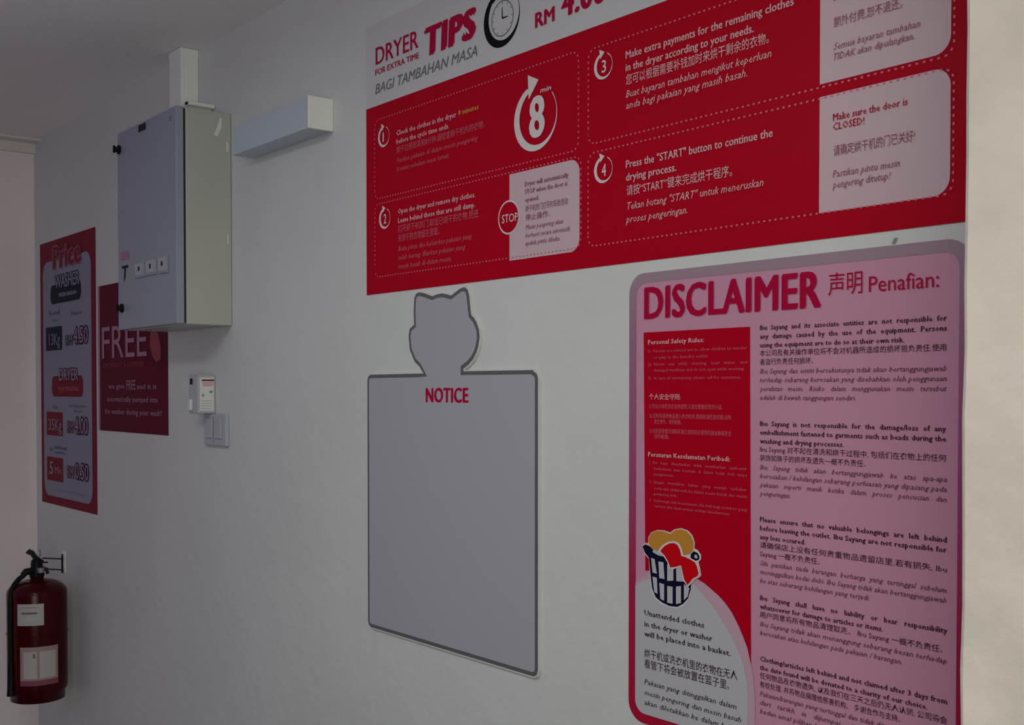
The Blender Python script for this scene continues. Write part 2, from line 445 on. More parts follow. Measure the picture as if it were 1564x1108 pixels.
b = dict(bold=0.022)
def lines(parent, rows, block):
    for r in rows:
        m_, s, px, py, cap, pe = r[:6]; k = dict(r[6]) if len(r) > 6 else {}
        T(parent, m_, s, px, py, cap, pe, block=block, **k)
it = dict(shear=0.28)
PW, FW = M['pinkwhite'], M['faint']
lines(ban, [(PW, 'Check the clothes in the dryer', 605.5, 207.5, 8, 697, b), (M['yellow'], '8 minutes', 700, 176.5, 8.3, 731, b),
            (PW, 'before the cycle time ends.', 605.5, 220.5, 8, 686, b),
            (FW, '烘干过程结束前8分钟,请检查烘干机内的衣物。', 605.5, 234, 8.5, 741),
            (FW, 'Periksa pakaian di dalam mesin pengering', 606, 249, 7.5, 730, it),
            (FW, '8 minit sebelum masa tamat.', 606, 262.5, 7.5, 686, it)], 'step one')
lines(ban, [(PW, 'Open the dryer and remove dry clothes.', 608, 327, 8, 726, b), (PW, 'Leave behind those that are still damp.', 608, 341, 8, 726, b),
            (FW, '打开烘干机的门,取出已烘干的衣物,把还', 608, 355, 9, 731), (FW, '未烘干的衣物留在里面。', 608, 369, 9, 671),
            (FW, 'Buka pintu dan keluarkan pakaian yang', 608.5, 384, 8, 721, it), (FW, 'telah kering. Biarkan pakaian yang', 608.5, 397.5, 8, 711, it),
            (FW, 'masih basah di dalam mesin.', 608.5, 411, 8, 690, it)], 'step two')
lines(ban, [(PW, 'Make extra payments for the remaining clothes', 955.6, 90, 12, 1212, b), (PW, 'in the dryer according to your needs.', 955.6, 109.3, 12, 1151, b),
            (PW, '您可以根据需要补钱加时来烘干剩余的衣物。', 956, 129, 12.5, 1174), (PW, 'Buat bayaran tambahan mengikut keperluan', 956, 149.6, 11.5, 1178, it),
            (PW, 'anda bagi pakaian yang masih basah.', 956, 167, 11.5, 1141, it)], 'step three')
lines(ban, [(PW, 'Press the "START" button to continue the', 956, 257, 12, 1180, b), (PW, 'drying process.', 956, 276.7, 12, 1033, b),
            (PW, '请按“START”键来完成烘干程序。', 957, 298, 12.5, 1118), (PW, 'Tekan butang "START" untuk meneruskan', 958, 320.4, 11.5, 1166, it),
            (PW, 'proses pengeringan.', 956, 341, 11.5, 1050, it)], 'step four')
CR, MV = M['crimson'], M['mauve']
lines(ban, [(MV, 'Dryer will automatically', 801.5, 285, 7.5, 868, b), (MV, 'STOP when the door is', 801.5, 297, 7.5, 866.5, b), (MV, 'opened.', 801.5, 309, 7.5, 823, b),
            (MV, '烘干机的门打开时将会自动', 802.5, 323.5, 8, 867), (MV, '停止操作。', 802.5, 337, 8, 840),
            (MV, 'Mesin pengering akan', 802.5, 351, 7.5, 860, it), (MV, 'berhenti secara automatik', 802.5, 363.5, 7.5, 871, it), (MV, 'apabila pintu dibuka.', 802, 375.5, 7.5, 855, it)], 'stop panel')
lines(ban, [(CR, 'All extra payments are', 1273.7, -16, 11, 1402, b), (CR, 'NON-REFUNDABLE.', 1273.7, 2, 11, 1385, b),
            (MV, '额外付费,恕不退还。', 1273.5, 41, 12.5, 1378), (MV, 'Semua bayaran tambahan', 1273, 76.7, 11, 1405, it), (MV, 'TIDAK akan dipulangkan.', 1273, 92.5, 11, 1396, it)], 'refund panel')
lines(ban, [(CR, 'Make sure the door is', 1272, 185, 11.5, 1386, b), (CR, 'CLOSED!', 1272, 199.5, 11.5, 1320, b),
            (MV, '请确定烘干机的门已关好!', 1273, 237.5, 13, 1397), (MV, 'Pastikan pintu mesin', 1271.5, 271.6, 11.5, 1374, it), (MV, 'pengering ditutup!', 1271.5, 288, 11.5, 1360, it)], 'door panel')

# ------------------------------------------------------------------ disclaimer poster
dx0 = xr(963); dx1 = W(1483, 700)[0]
dz1 = zr(985, 417.5); dz0 = zr(972, 1101)
rim = 0.0155
dis = make('disclaimer_poster', *(lambda s: (s.v, s.f))(slab(rrect(dx0, dx1, dz0, dz1, 0.032), -0.0016, -0.0002)), None or M['pink'],
           label='tall pink disclaimer poster with rounded corners under the banner', category='poster')
# border print: pale at the top running to crimson at the foot
mbd = bpy.data.materials.new('border_gradient_print'); mbd.use_nodes = True
nt = mbd.node_tree; bs = nt.nodes['Principled BSDF']; bs.inputs['Roughness'].default_value = 0.42; bs.inputs['Specular IOR Level'].default_value = 0.3
tc = nt.nodes.new('ShaderNodeTexCoord'); sp = nt.nodes.new('ShaderNodeSeparateXYZ'); mr = nt.nodes.new('ShaderNodeMapRange'); cr = nt.nodes.new('ShaderNodeValToRGB')
nt.links.new(tc.outputs['Generated'], sp.inputs[0]); nt.links.new(sp.outputs['Z'], cr.inputs[0]); nt.links.new(cr.outputs[0], bs.inputs['Base Color'])
e = cr.color_ramp.elements
e[0].position = 0.0; e[0].color = (0.42, 0.003, 0.03, 1); e[1].position = 1.0; e[1].color = (0.36, 0.25, 0.32, 1)
for p_, c_ in ((0.3, (0.40, 0.01, 0.06, 1)), (0.55, (0.36, 0.06, 0.17, 1)), (0.85, (0.34, 0.16, 0.25, 1))):
    k = e.new(p_); k.color = c_
o_ = rrect(dx0, dx1, dz0, dz1, 0.032); i_ = rrect(dx0 + rim, dx1 - rim, dz0 + rim, dz1 - rim, 0.020)
n = len(o_); mb = MB()
mb.add([(x, -0.0021, z) for x, z in o_] + [(x, -0.0021, z) for x, z in i_], [(k, (k + 1) % n, n + (k + 1) % n, n + k) for k in range(n)])
mb.build('border', mbd, dis, label='border fading from pale pink to crimson')
T(dis, CR, 'DISCLAIMER', 983.5, 487.5, 49, 1254.5, y=-0.003, bold=0.046, name='heading', label='bold crimson heading reading DISCLAIMER')
T(dis, CR, '声明', 1265, 449, 27, 1317, y=-0.003)
T(dis, CR, 'Penafian:', 1327, 446.5, 25, 1433.5, y=-0.003)
# crimson rules box, arc and pale corner
arc_out = [(1065.5, 884), (1077, 891), (1088.6, 901), (1099, 910), (1109, 921), (1120, 937), (1129, 955), (1137, 974), (1143, 990), (1148.5, 1016)]
redbox = [(984.5, 508.3), (1147, 499.3)] + [(1148.6, 1016)] + arc_out[-2::-1] + [(1040, 875), (1000, 872), (987, 872)]
flat(pxpoly(redbox), -0.0022).build('rules_panel', M['red'], dis, label='crimson panel of safety rules')
ix0 = dx0 + rim
lowz = dz0 + rim
arc_w = [(973.9, 894.5), (985, 887.5), (1000, 883), (1020, 881), (1040, 882.5), (1055, 888), (1065, 896), (1076, 909), (1084, 919), (1096, 934), (1108, 954), (1118, 971), (1126.5, 988), (1133, 1003), (1137.5, 1017), (1142, 1040), (1144, 1062), (1144, 1085), (1143, 1110), (1140, 1140)]
arc_o2 = [(972.5, 889), (985, 880), (1000, 875), (1020, 873), (1045, 876)] + arc_out + [(1152, 1035), (1154.5, 1060), (1155, 1085), (1154, 1112), (1152, 1142)]
def low_region(arc):
    p = pxpoly(arc); p[0] = (ix0, p[0][1]); p[-1] = (p[-1][0], lowz)
    r = 0.020
    return [q for q in p] + [(ix0 + r + r * cos(a), lowz + r + r * sin(a)) for a in [-pi / 2 - k * pi / 12 for k in range(7)]]
flat(low_region(arc_o2), -0.0024).build('arc_band', M['arc_pink'], dis)
flat(low_region(arc_w), -0.0027).build('basket_panel', M['cut_white'], dis, label='pale rounded panel about unattended clothes')
# basket drawing
def P7(pts): return [W(950 + x / 6.924, 800 + y / 6.924) for x, y in pts]
sil = [(228, 232), (262, 205), (290, 208), (292, 150), (320, 95), (390, 68), (460, 72), (525, 95), (570, 60), (640, 48), (710, 72), (760, 125), (785, 200), (780, 262), (815, 280), (850, 330), (850, 375), (822, 405), (840, 470), (852, 540), (840, 565), (790, 590), (745, 650), (748, 720), (720, 800), (670, 865), (600, 895), (520, 885), (430, 850), (360, 790), (325, 700), (310, 560), (298, 370), (250, 320)]
flat(P7(sil), -0.0030).build('basket_outline', M['white'], dis)
flat(P7([(232, 240), (262, 218), (300, 232), (360, 285), (480, 345), (600, 380), (740, 370), (742, 322), (775, 290), (815, 310), (836, 345), (830, 380), (805, 392), (760, 388), (752, 560), (742, 700), (715, 790), (660, 850), (600, 880), (520, 872), (440, 835), (372, 780), (335, 690), (318, 560), (300, 362), (258, 310)]), -0.0033).build('basket', M['navy'], dis, label='navy laundry basket drawing')
flat(P7([(790, 325), (812, 335), (815, 365), (795, 368), (780, 350)]), -0.0036).build('handle_hole', M['cut_white'], dis)
for q in ([(325, 362), (362, 375), (385, 530), (340, 515)], [(402, 400), (455, 408), (466, 585), (412, 575)], [(495, 430), (560, 430), (560, 602), (495, 605)], [(590, 430), (640, 430), (665, 612), (592, 608)],
          [(340, 560), (385, 572), (392, 742), (358, 722)], [(412, 625), (462, 640), (462, 815), (422, 795)], [(495, 660), (552, 668), (552, 848), (495, 835)], [(588, 665), (640, 660), (640, 840), (588, 850)], [(672, 640), (730, 680), (712, 770), (672, 808)]):
    flat(P7(q), -0.0036).build('basket_slot', M['cut_white'], dis)
flat(P7([(340, 300), (400, 335), (470, 350), (470, 335), (420, 300), (350, 270)]), -0.0036).build('basket_rim', M['cut_white'], dis)
def blob(pts, y, m, nm, **p): flat(P7(pts), y).build(nm, m, dis, **p)
blob([(298, 160), (325, 100), (390, 76), (460, 82), (530, 110), (575, 70), (640, 58), (700, 80), (750, 130), (775, 200), (768, 280), (735, 318), (660, 335), (640, 260), (520, 240), (410, 290), (330, 260), (300, 210)], -0.0039, M['gold'], 'yellow_cloth')
blob([(410, 272), (450, 225), (510, 190), (570, 182), (620, 205), (650, 260), (668, 330), (740, 360), (800, 395), (828, 440), (848, 520), (835, 560), (780, 590), (745, 640), (715, 668), (665, 600), (640, 455), (560, 480), (522, 470), (495, 400), (450, 330), (405, 295)], -0.0042, M['white'], 'cloth_outline')
blob([(430, 280), (470, 235), (520, 208), (570, 202), (608, 225), (634, 275), (648, 340), (690, 352), (745, 378), (795, 410), (815, 455), (832, 525), (822, 552), (770, 580), (735, 625), (712, 648), (678, 590), (645, 440), (580, 458), (530, 462), (508, 400), (470, 335), (428, 295)], -0.0045, M['scarlet'], 'red_cloth')

F_, K_, S_ = M['faint'], M['dark_text'], M['soft_text']
y3 = dict(y=-0.0035)
def dl(rows, block):
    for r in rows:
        k = dict(r[6]) if len(r) > 6 else {}; k.setdefault('y', -0.0035)
        T(dis, *r[:6], block=block, **k)
dl([(PW, 'Personal Safety Rules:', 989.8, 526.5, 7.2, 1075, b),
    (F_, '1)  Parents are advised not to allow children to wander', 990, 539, 4.6, 1141), (F_, 'or play in the laundry outlet.', 998.5, 548.5, 4.6, 1082),
    (F_, '2)  Never   use   while   cleaning,   near   water,   and', 990, 559, 4.6, 1141), (F_, 'damaged machines and do not open while working.', 998.5, 568, 4.6, 1137),
    (F_, '3)  In case of emergency, please call for assistance.', 990, 580, 4.6, 1132),
    (PW, '个人安全守则:', 991.5, 610, 7, 1039.5), (F_, '1) 勿让小孩在洗衣店内游荡,父母应看管好您的小孩。', 992, 623.5, 5.6, 1104),
    (F_, '2) 切勿将易燃物品放入洗衣机内,使用前请检查机器,以免', 992, 638, 5.6, 1117), (F_, '发生意外。请勿超载。', 999, 647, 5.6, 1041),
    (F_, '3) 如有紧急情况请联系我们,按照指示使用机器以确保安全', 992, 661, 5.6, 1117), (F_, '请勿吸烟。', 999, 669.5, 5.6, 1022),
    (PW, 'Peraturan Keselamatan Peribadi:', 989.8, 697.5, 7.2, 1115.5, b),
    (F_, '1  Ibu   bapa   dinasihatkan   tidak   membiarkan   anak-anak', 992, 708.5, 4.6, 1141), (F_, 'berkeliaran  atau  bermain  di  dalam  kedai  dobi  tanpa', 999, 718, 4.6, 1141), (F_, 'pengawasan.', 999, 726.5, 4.6, 1030),
    (F_, '2  Jangan   masukkan   bahan   yang   mudah   terbakar', 992, 738, 4.6, 1141), (F_, 'serta alat elektronik ke dalam mesin basuh dan mesin', 999, 748, 4.6, 1141), (F_, 'pengering dobi.', 999, 756.5, 4.6, 1034),
    (F_, '3  Sekiranya ada kecemasan sila hubungi nombor yang', 992, 766, 4.6, 1141), (F_, 'tertera dan ikuti semua arahan keselamatan.', 999, 775, 4.6, 1116)], 'safety rules')
dl([(K_, 'Unattended clothes', 984, 940, 8.6, 1075.5, b), (K_, 'in the dryer or washer', 984, 957, 8.6, 1088, b), (K_, 'will be placed into a basket.', 984, 972, 8.6, 1116, b),
    (K_, '烘干机或洗衣机里的衣物在无人', 984, 1003, 10.5, 1126), (K_, '看管下将会被放置在篮子里。', 984, 1019, 10.5, 1114),
    (K_, 'Pakaian yang ditinggalkan dalam', 984, 1045, 8.2, 1125, it), (K_, 'mesin pengering dan mesin basuh', 984, 1061.5, 8.2, 1132, it),
    (K_, 'akan diletakkan ke dalam bakul.', 984, 1076.5, 8.2, 1129, it)], 'basket notice')
def sp_(s, k): return s.replace(' ', ' ' * k)
bb = dict(bold=0.028)
rows = [
 (0, K_, sp_('Ibu Sayang and its associate entities are not responsible for', 2), 1446, bb), (1, K_, sp_('any damage caused by the use of the equipment. Persons', 2), 1446, bb), (2, K_, 'using the equipment are to do so at their own risk.', 1381, bb),
 (3, K_, '本公司及有关操作单位将不会对机器所造成的损坏担负责任,使用', 1445, {}), (4, K_, '者自行负责任何损坏。', 1242, {}),
 (5, S_, 'Ibu Sayang dan entiti bersekutunya tidak akan bertanggungjawab', 1446, it), (6, S_, 'terhadap sebarang kerosakan yang disebabkan oleh penggunaan', 1446, it), (7, S_, sp_('peralatan mesin. Risiko dalam menggunakan mesin tersebut', 3), 1446, it), (8, S_, 'adalah di bawah tanggungan sendiri.', 1307, it),
 (11, K_, sp_('Ibu Sayang is not responsible for the damage/loss of any', 2), 1445, bb), (12, K_, 'embellishment fastened to garments such as beads during the', 1445, bb), (13, K_, 'washing and drying processes.', 1289, bb),
 (14, K_, 'Ibu Sayang 对不起在清洗和烘干过程中, 包括们在衣物上的任何', 1445, {}), (15, K_, '装饰如珠子的损坏及遗失一概不负责任。', 1322, {}),
 (16, S_, sp_('Ibu Sayang tidak akan bertanggungjawab ke atas apa-apa', 3), 1446, it), (17, S_, 'kerosakan / kehilangan sebarang perhiasan yang dipasang pada', 1446, it), (18, S_, sp_('pakaian seperti manik ketika dalam proses pencucian dan', 3), 1446, it), (19, S_, 'pengeringan.', 1207, it),
 (22, K_, sp_('Please ensure that no valuable belongings are left behind', 2), 1446, bb), (23, K_, 'before leaving the outlet. Ibu Sayang are not responsible for', 1446, bb), (24, K_, 'any loss occured.', 1230, bb),
 (25, K_, '请确保店上没有任何贵重物品遗留店里,若有损失, Ibu', 1446, {}), (26, K_, 'Sayang 一概不负责任。', 1252, {}),
 (27, S_, sp_('Sila pastikan tiada barangan berharga yang tertinggal sebelum', 2), 1446, it), (28, S_, 'meninggalkan kedai dobi. Ibu Sayang tidak akan bertanggungjawab', 1446, it), (29, S_, 'ke atas sebarang kehilangan yang terjadi.', 1328, it),
 (31, K_, sp_('Ibu Sayang shall have no liability or bear responsibility', 3), 1447, bb), (32, K_, 'whatsoever for damage to articles or items.', 1349, bb),
 (33, K_, '用户同意将所有物品清理取走。 Ibu Sayang 一概不负责任。', 1440, {}), (34, S_, 'Ibu Sayang tidak akan menanggung sebarang kesan terhadap', 1447, it), (35, S_, 'kerosakan atau kehilangan pada pakaian / barangan.', 1378, it),
 (38, K_, 'Clothing/articles left behind and not claimed after 3 days from', 1447, bb), (39, K_, 'the date found will be donated to a charity of our choice.', 1417, bb),
 (40, K_, '任何物品及衣物遗失, 以及我们在三天之后仍无人认领, 公司将会', 1447, {}), (41, K_, '有权处理, 并将物品捐赠给慈善机构。 多谢合作与支持。', 1375, {}),
 (42, S_, 'Pakaian/barangan yang tertinggal dan tidak dituntut selepas 3 hari', 1447, it), (43, S_, sp_('dari tarikh ia dijumpai akan didermakan kepada', 3), 1447, it), (44, S_, 'badan amal pilihan kami. Terima kasih atas kerjasama anda.', 1447, it),
]
for k, m_, s, pe, st in rows:
    cj = any(ord(c) > 0x3000 for c in s)
    T(dis, m_, s, 1160.5, 504.6 + 13.3 * k - (0.8 if cj else 0), 7.6 if cj else 7.8, pe, y=-0.0025, block='liability %d' % ((k > 9) + (k > 20) + (k > 30) + (k > 36)), **st)

# ------------------------------------------------------------------ notice board
out_px = [(565.6, 573), (640, 571), (650.2, 568.3), (644, 560), (636.7, 552.8), (629.5, 535), (627.5, 514.4), (629, 503), (636, 496), (635.2, 478), (636.2, 456), (639, 449), (644, 446.8), (651, 448.2), (663.6, 453), (671, 450), (679, 448.6), (686, 450), (692.4, 452), (700, 446), (706.5, 441), (713, 439), (717.5, 442.5), (720, 452), (721.5, 468), (723, 481), (728, 487), (731.5, 493.3), (735, 504), (736, 516), (734, 529), (731, 539), (726, 549), (719, 557.5), (711, 563.5), (711, 567.4), (818, 565.5), (823.5, 568.5), (825.5, 574)]
out = pxpoly(out_px)
wx0, wx1 = W(565, 760)[0], W(825, 800)[0]
wz0 = (W(564, 955)[1] + W(824, 1036)[1]) / 2
wtop = (W(575, 573)[1] + W(818, 567)[1]) / 2
r = 0.012
body = [(wx0, wtop - r)] + [(wx0 + r * .3, wtop - r * .3), (wx0 + r, wtop)] + [(p[0], wtop) if k == 1 or k == len(out) - 3 else p for k, p in enumerate(out[1:-2]) ] + [(wx1 - r, wtop), (wx1 - r * .3, wtop - r * .3), (wx1, wtop - r)]
body += [(wx1, wz0 + r), (wx1 - r * .3, wz0 + r * .3), (wx1 - r, wz0), (wx0 + r, wz0), (wx0 + r * .3, wz0 + r * .3), (wx0, wz0 + r)]
def clean(p):
    q = []
    for a in p:
        if not q or math.hypot(a[0] - q[-1][0], a[1] - q[-1][1]) > 1e-4: q.append(a)
    return q
body = clean(body)
def inset(p, d):
    ar = sum(a[0] * b[1] - b[0] * a[1] for a, b in zip(p, p[1:] + p[:1]))
    s = 1 if ar > 0 else -1
    q = []; n = len(p)
    for i in range(n):
        a, b_, c = p[i - 1], p[i], p[(i + 1) % n]
        e1 = Vector((b_[0] - a[0], b_[1] - a[1])).normalized(); e2 = Vector((c[0] - b_[0], c[1] - b_[1])).normalized()
        n1 = Vector((-e1.y, e1.x)) * s; n2 = Vector((-e2.y, e2.x)) * s
        m_ = (n1 + n2)
        if m_.length < 1e-6: m_ = n1
        m_.normalize(); L = d / max(0.5, m_.dot(n1))
        q.append((b_[0] + m_.x * L, b_[1] + m_.y * L))
    return q
bd = slab(inset(body, -0.0025), -0.005, -0.0002)
nb = make('notice_board', bd.v, bd.f, M['board_rim'], label='blank whiteboard with grey border, red NOTICE title and die-cut eared top', category='notice board')
slab(body, -0.0056, -0.005).build('border', M['board_line'], nb, label='dark grey printed border')
slab(inset(body, 0.0075), -0.0062, -0.0056).build('writing_surface', M['board'], nb, label='blank pale writing surface')
T(nb, CR, 'NOTICE', 650, 614.5, 22, 715.5, y=-0.0066, bold=0.06, name='heading')

# ------------------------------------------------------------------ electrical box
D_ = 0.149
bxr = W(354.3, 330)[0]; bzt = W(354, 174)[1]; bzb = W(354, 498)[1]
# door front plane at -D_; left edge from the pixel 180
bxl = W(180, 350, -D_)[0]
root = empty('electrical_box', ((bxl + bxr) / 2, 0, bzb), label='grey steel electrical cabinet with closed door hung high on the wall', category='electrical box')
MB().box(bxl, bxr, -D_ + 0.026, -0.001, bzb, bzt, 0.002).build('cabinet_body', M['box'], root, label='olive grey cabinet sides')
MB().box(bxl + .004, bxr - .004, -D_ + 0.020, -D_ + 0.026, bzb + .004, bzt - .004).build('door_gap', M['gap'], root)  # near-black strip in the gap between door and body
door = MB().box(bxl, bxr, -D_, -D_ + 0.0200, bzb + 0.001, bzt - 0.001, 0.0015).build('door', M['box_front'], root, label='door with blue grey shade in its colour')
yf = -D_ - 0.0004
for px, py in ((182.5, 229), (187, 471)):
    x, z = W(px, py, -D_)
    kb = MB(); 
    kb.lathe([(0.0, 0), (0.0125, 0), (0.0125, 0.005), (0.008, 0.007), (0.006, 0.013), (0.0, 0.0132)], 0, 0, 20)
    k = MB().add([(x + v[0], -D_ - v[2], z + v[1]) for v in kb.v], [f[::-1] for f in kb.f]).build('lock_knob', M['bp'], door)
    MB().box(x - .003, x + .003, -D_ - .018, -D_ - .012, z - .010, z + .010, .001).build('lock_key', M['bp'], door)
x, z = W(218, 194.5, -D_)
MB().box(x - .028, x + .022, yf - .001, yf, z - .009, z + .009, 0.0003).build('name_plate', M['bp'], door, label='small black rectangular plate')
x, z = W(260, 181, -D_)
MB().box(x - .005, x + .005, yf - .001, yf, z - .005, z + .005).build('rivet', M['steel'], door)
def dpoly(pts, nm, m, o=0.0006, **k): flat([W(a, b_, -D_) for a, b_ in pts], -D_ - o).build(nm, m, door, **k)
dpoly([(184, 386), (197, 383), (198, 396), (185, 399)], 'pink_sticker', M['dusty'])
dpoly([(186, 407), (196, 404.5), (196, 409), (192.5, 410), (192, 424), (189.5, 432), (190, 411), (186.5, 411)], 'black_arrow_mark', M['bp'])
for a in ((208, 400, 222, 423), (224, 396, 240.5, 418.5), (243, 391, 258, 416)):
    x0_, z1_ = W(a[0], a[1] + 1.5, -D_); x1_, z0_ = W(a[2], a[3], -D_)
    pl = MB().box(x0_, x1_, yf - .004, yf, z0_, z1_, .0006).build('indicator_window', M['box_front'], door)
    MB().box(x0_ + .003, x1_ - .006, yf - .0048, yf - .004, z0_ + .006, z1_ - .004).build('pane', M['pane_grey'], door)
    MB().box((x0_ + x1_) / 2 - .006, (x0_ + x1_) / 2 + .004, yf - .0056, yf - .0048, (z0_ + z1_) / 2 - .004, (z0_ + z1_) / 2 + .008).build('dark_mark', M['bp'], door)
# chipped paint on the side that faces the shop front
def side(pts, nm, m, o=.0006):
    v = []
    for a, b_ in pts:
        d = ray(a, b_); t = (bxr + o - CAM.x) / d.x; p = CAM + d * t; v.append((bxr + o, p.y, p.z))
    MB().add(v, [tuple(range(len(v)))]).build(nm, m, root)
side([(336, 179), (339, 182), (338, 196), (332, 209), (326.5, 206), (330, 197), (334, 186)], 'chipped_paint', M['chip'])
side([(346, 216), (349, 219), (349, 233), (345.5, 231)], 'chipped_paint', M['chip'])
side([(347, 358), (349, 359), (349.5, 374), (347.5, 372)], 'chipped_paint', M['chip'])
# gland and flange on the cabinet top, where the vertical duct enters
fz0_, fz1_ = W(310, 165.5, -.03)[1], W(310, 159.5, -.03)[1]
fxa, fxb = W(268, 160, -.06)[0], W(319, 160, -.02)[0]
MB().box(fxa + .02, fxb - .02, -.065, -.004, bzt, fz0_).build('duct_gland', M['pvc'], root)
MB().box(fxa, fxb, -.075, -.002, fz0_, fz1_, .002).build('duct_flange', M['pvc'], root, label='white flange under the vertical duct')
for xx in (fxa + .004, fxb - .016):
    MB().box(xx, xx + .012, -.079, -.075, fz0_ + .002, fz1_ - .002).build('flange_clip', M['gap'], root)

# ------------------------------------------------------------------ ducts
vx1 = W(303.5, 120)[0]
vx0 = vx1 - 0.078
vd = MB().box(vx0, vx1, -.050, -.0005, fz1_ + .0005, ZC - .001, .0015)
r1 = make('vertical_cable_duct', vd.v, vd.f, M['pvc'], label='white vertical cable duct between the electrical box and the ceiling', category='cable duct')
cg = MB()
for k in range(4):
    cg.box(vx1, vx1 + .0012, -.046 + k * .011, -.042 + k * .011, fz1_ + .002, ZC - .03)
cg.build('rib', M['pvc'], r1)
MB().box(vx0 - .001, vx1 + .0015, -.0515, -.0005, ZC - .020, ZC - .0015, .0008).build('end_collar', M['pvc'], r1)
hx0, hx1 = W(390, 240)[0], W(509.5, 180)[0]
hz1, hz0 = W(508.5, 153)[1], W(509.5, 200.5)[1]
hd_ = MB().box(hx0, hx1 - .003, -.060, -.0005, hz0, hz1, .001)
r2 = make('horizontal_cable_duct', hd_.v, hd_.f, M['pvc_shaded'], label='short horizontal white cable duct on the wall right of the electrical box', category='cable duct')
MB().box(hx1 - .006, hx1, -.0615, -.0005, hz0 - .001, hz1 + .001, .001).build('end_cap', M['pvc'], r2, label='lit-toned square end cap')

# ------------------------------------------------------------------ isolator and switch
ux1 = W(329.5, 600)[0]; uz1, uz0 = W(329, 573)[1], W(329, 632)[1]
ud = .050
ux0 = W(288, 600, -ud)[0]
iso = MB().box(ux0, ux1, -ud, -.0005, uz0, uz1, .002)
r3 = make('isolator_box', iso.v, iso.f, M['shaded_pvc'], label='small white isolator box with printed label above the double switch', category='isolator box')
def side2(pts, nm, m, o=.0006):
    v = []
    for a, b_ in pts:
        d = ray(a, b_); t = (ux1 + o - CAM.x) / d.x; p = CAM + d * t; v.append((ux1 + o, p.y, p.z))
    return MB().add(v, [tuple(range(len(v)))]).build(nm, m, r3)
side2([(305, 577), (326.5, 577), (326.5, 628), (305, 628)], 'side_label', M['chip'])
side2([(308, 580.5), (326.5, 580.5), (325, 590), (310, 591)], 'red_print', M['pinkwhite'], .0010)
side2([(308, 580), (327, 580), (327, 582), (308, 582)], 'dark_print', M['bp'], .0013)
side2([(308.5, 602), (311.5, 602), (311.5, 606), (308.5, 606)], 'dark_print', M['grubby'], .0013)
side2([(320, 597), (325, 597), (324, 601), (320, 601)], 'dark_print', M['grubby'], .0013)
pr = MB()
for k in range(4): 
    side2([(307, 612 + 4 * k), (324, 612 + 4 * k), (324, 613 + 4 * k), (307, 613 + 4 * k)], 'printed_line', M['box'], .0010)
x, z = W(293, 583, -ud)
MB().box(x - .005, x + .005, -ud - .004, -ud, z - .008, z + .008, .001).build('pilot_light', M['bp'], r3)
x, z = W(293, 617, -ud)
MB().box(x - .008, x + .008, -ud - .008, -ud, z - .018, z + .012, .002).build('rocker', M['chip'], r3)

sx1 = W(350.5, 657)[0]; sz1, sz0 = W(349.5, 633)[1], W(350, 682)[1]
sd = .011
sx0 = W(311, 657, -sd)[0]
sw = MB().box(sx0, sx1, -sd, -.0005, sz0, sz1, .0015)
r4 = make('double_light_switch', sw.v, sw.f, M['shaded_pvc'], label='white double light switch plate just below the isolator box', category='light switch')
wS = sx1 - sx0
for k in range(2):
    xa = sx0 + wS * (.14 + .40 * k)
    MB().box(xa, xa + wS * .30, -sd - .004, -sd, sz0 + (sz1 - sz0) * .22, sz1 - (sz1 - sz0) * .14, .0012).build('rocker', M['shaded_pvc'], r4)
MB().box(sx0 + wS * .46, sx0 + wS * .475, -sd - .001, -sd, sz0 + .006, sz1 - .006).build('plate_seam', M['grubby'], r4)

# ------------------------------------------------------------------ price poster
qx0, qx1 = W(63.3, 570)[0], W(147.5, 570)[0]
qz1 = (W(62, 372)[1] + W(146, 349)[1]) / 2; qz0 = (W(65, 767)[1] + W(149, 786)[1]) / 2
pb = MB().box(qx0, qx1, L0, -.0002, qz0, qz1)
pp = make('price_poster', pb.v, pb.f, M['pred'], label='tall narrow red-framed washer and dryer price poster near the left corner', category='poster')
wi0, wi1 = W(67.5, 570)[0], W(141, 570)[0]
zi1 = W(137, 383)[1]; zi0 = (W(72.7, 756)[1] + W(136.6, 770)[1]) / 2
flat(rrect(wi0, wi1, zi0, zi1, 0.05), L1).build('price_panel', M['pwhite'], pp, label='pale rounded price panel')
def pt2(m_, s, px, py, cap, pe, outl=None, **k):
    if outl: T(pp, outl, s, px, py, cap, pe, y=-.0032, outline=0.075, **{q: v for q, v in k.items() if q == 'bold'})
    T(pp, m_, s, px, py, cap, pe, y=-.0038, **k)
def prr(a, b_, c, d, rad, m_, nm, y=-.0026):
    x0, x1 = W(a, 600)[0], W(b_, 600)[0]; z1, z0 = W(a, c)[1], W(a, d)[1]
    flat(rrect(x0, x1, z0, z1, rad), y).build(nm, m_, pp)
pt2(M['pred'], 'Price', 81, 410, 33, 123, M['dull'], bold=0.03, name='heading')
prr(79.5, 126, 437, 465.5, .025, M['navy'], 'navy_label')
pt2(M['pwhite'], 'WASHER', 84, 441.5, 20, 121, M['navy'], bold=0.02)
pt2(M['box'], 'MESIN BASUH', 90, 454, 6, 116)
pt2(M['grey_ink'], 'Load', 75, 482, 7, 90.5, bold=0.03); pt2(M['grey_ink'], 'Price', 108, 482, 6, 124, bold=0.03); pt2(M['grey_ink'], 'Kg', 80, 492, 4, 87)
def square(c0, c1, m_): prr(72, 96.5, c0, c1, .002, m_, 'size_square')
square(501, 536.5, M['navy']); pt2(M['pwhite'], '13Kg', 75, 528, 18, 91.5)
pt2(M['pwhite'], 'RM', 100.5, 527, 14, 110, M['navy']); pt2(M['dusty'], '4.50', 112.5, 525, 25, 134, M['navy'], bold=.01)
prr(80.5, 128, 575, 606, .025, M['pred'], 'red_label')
pt2(M['pwhite'], 'DRYER', 90.5, 581.5, 18, 119, M['plum'], bold=0.02)
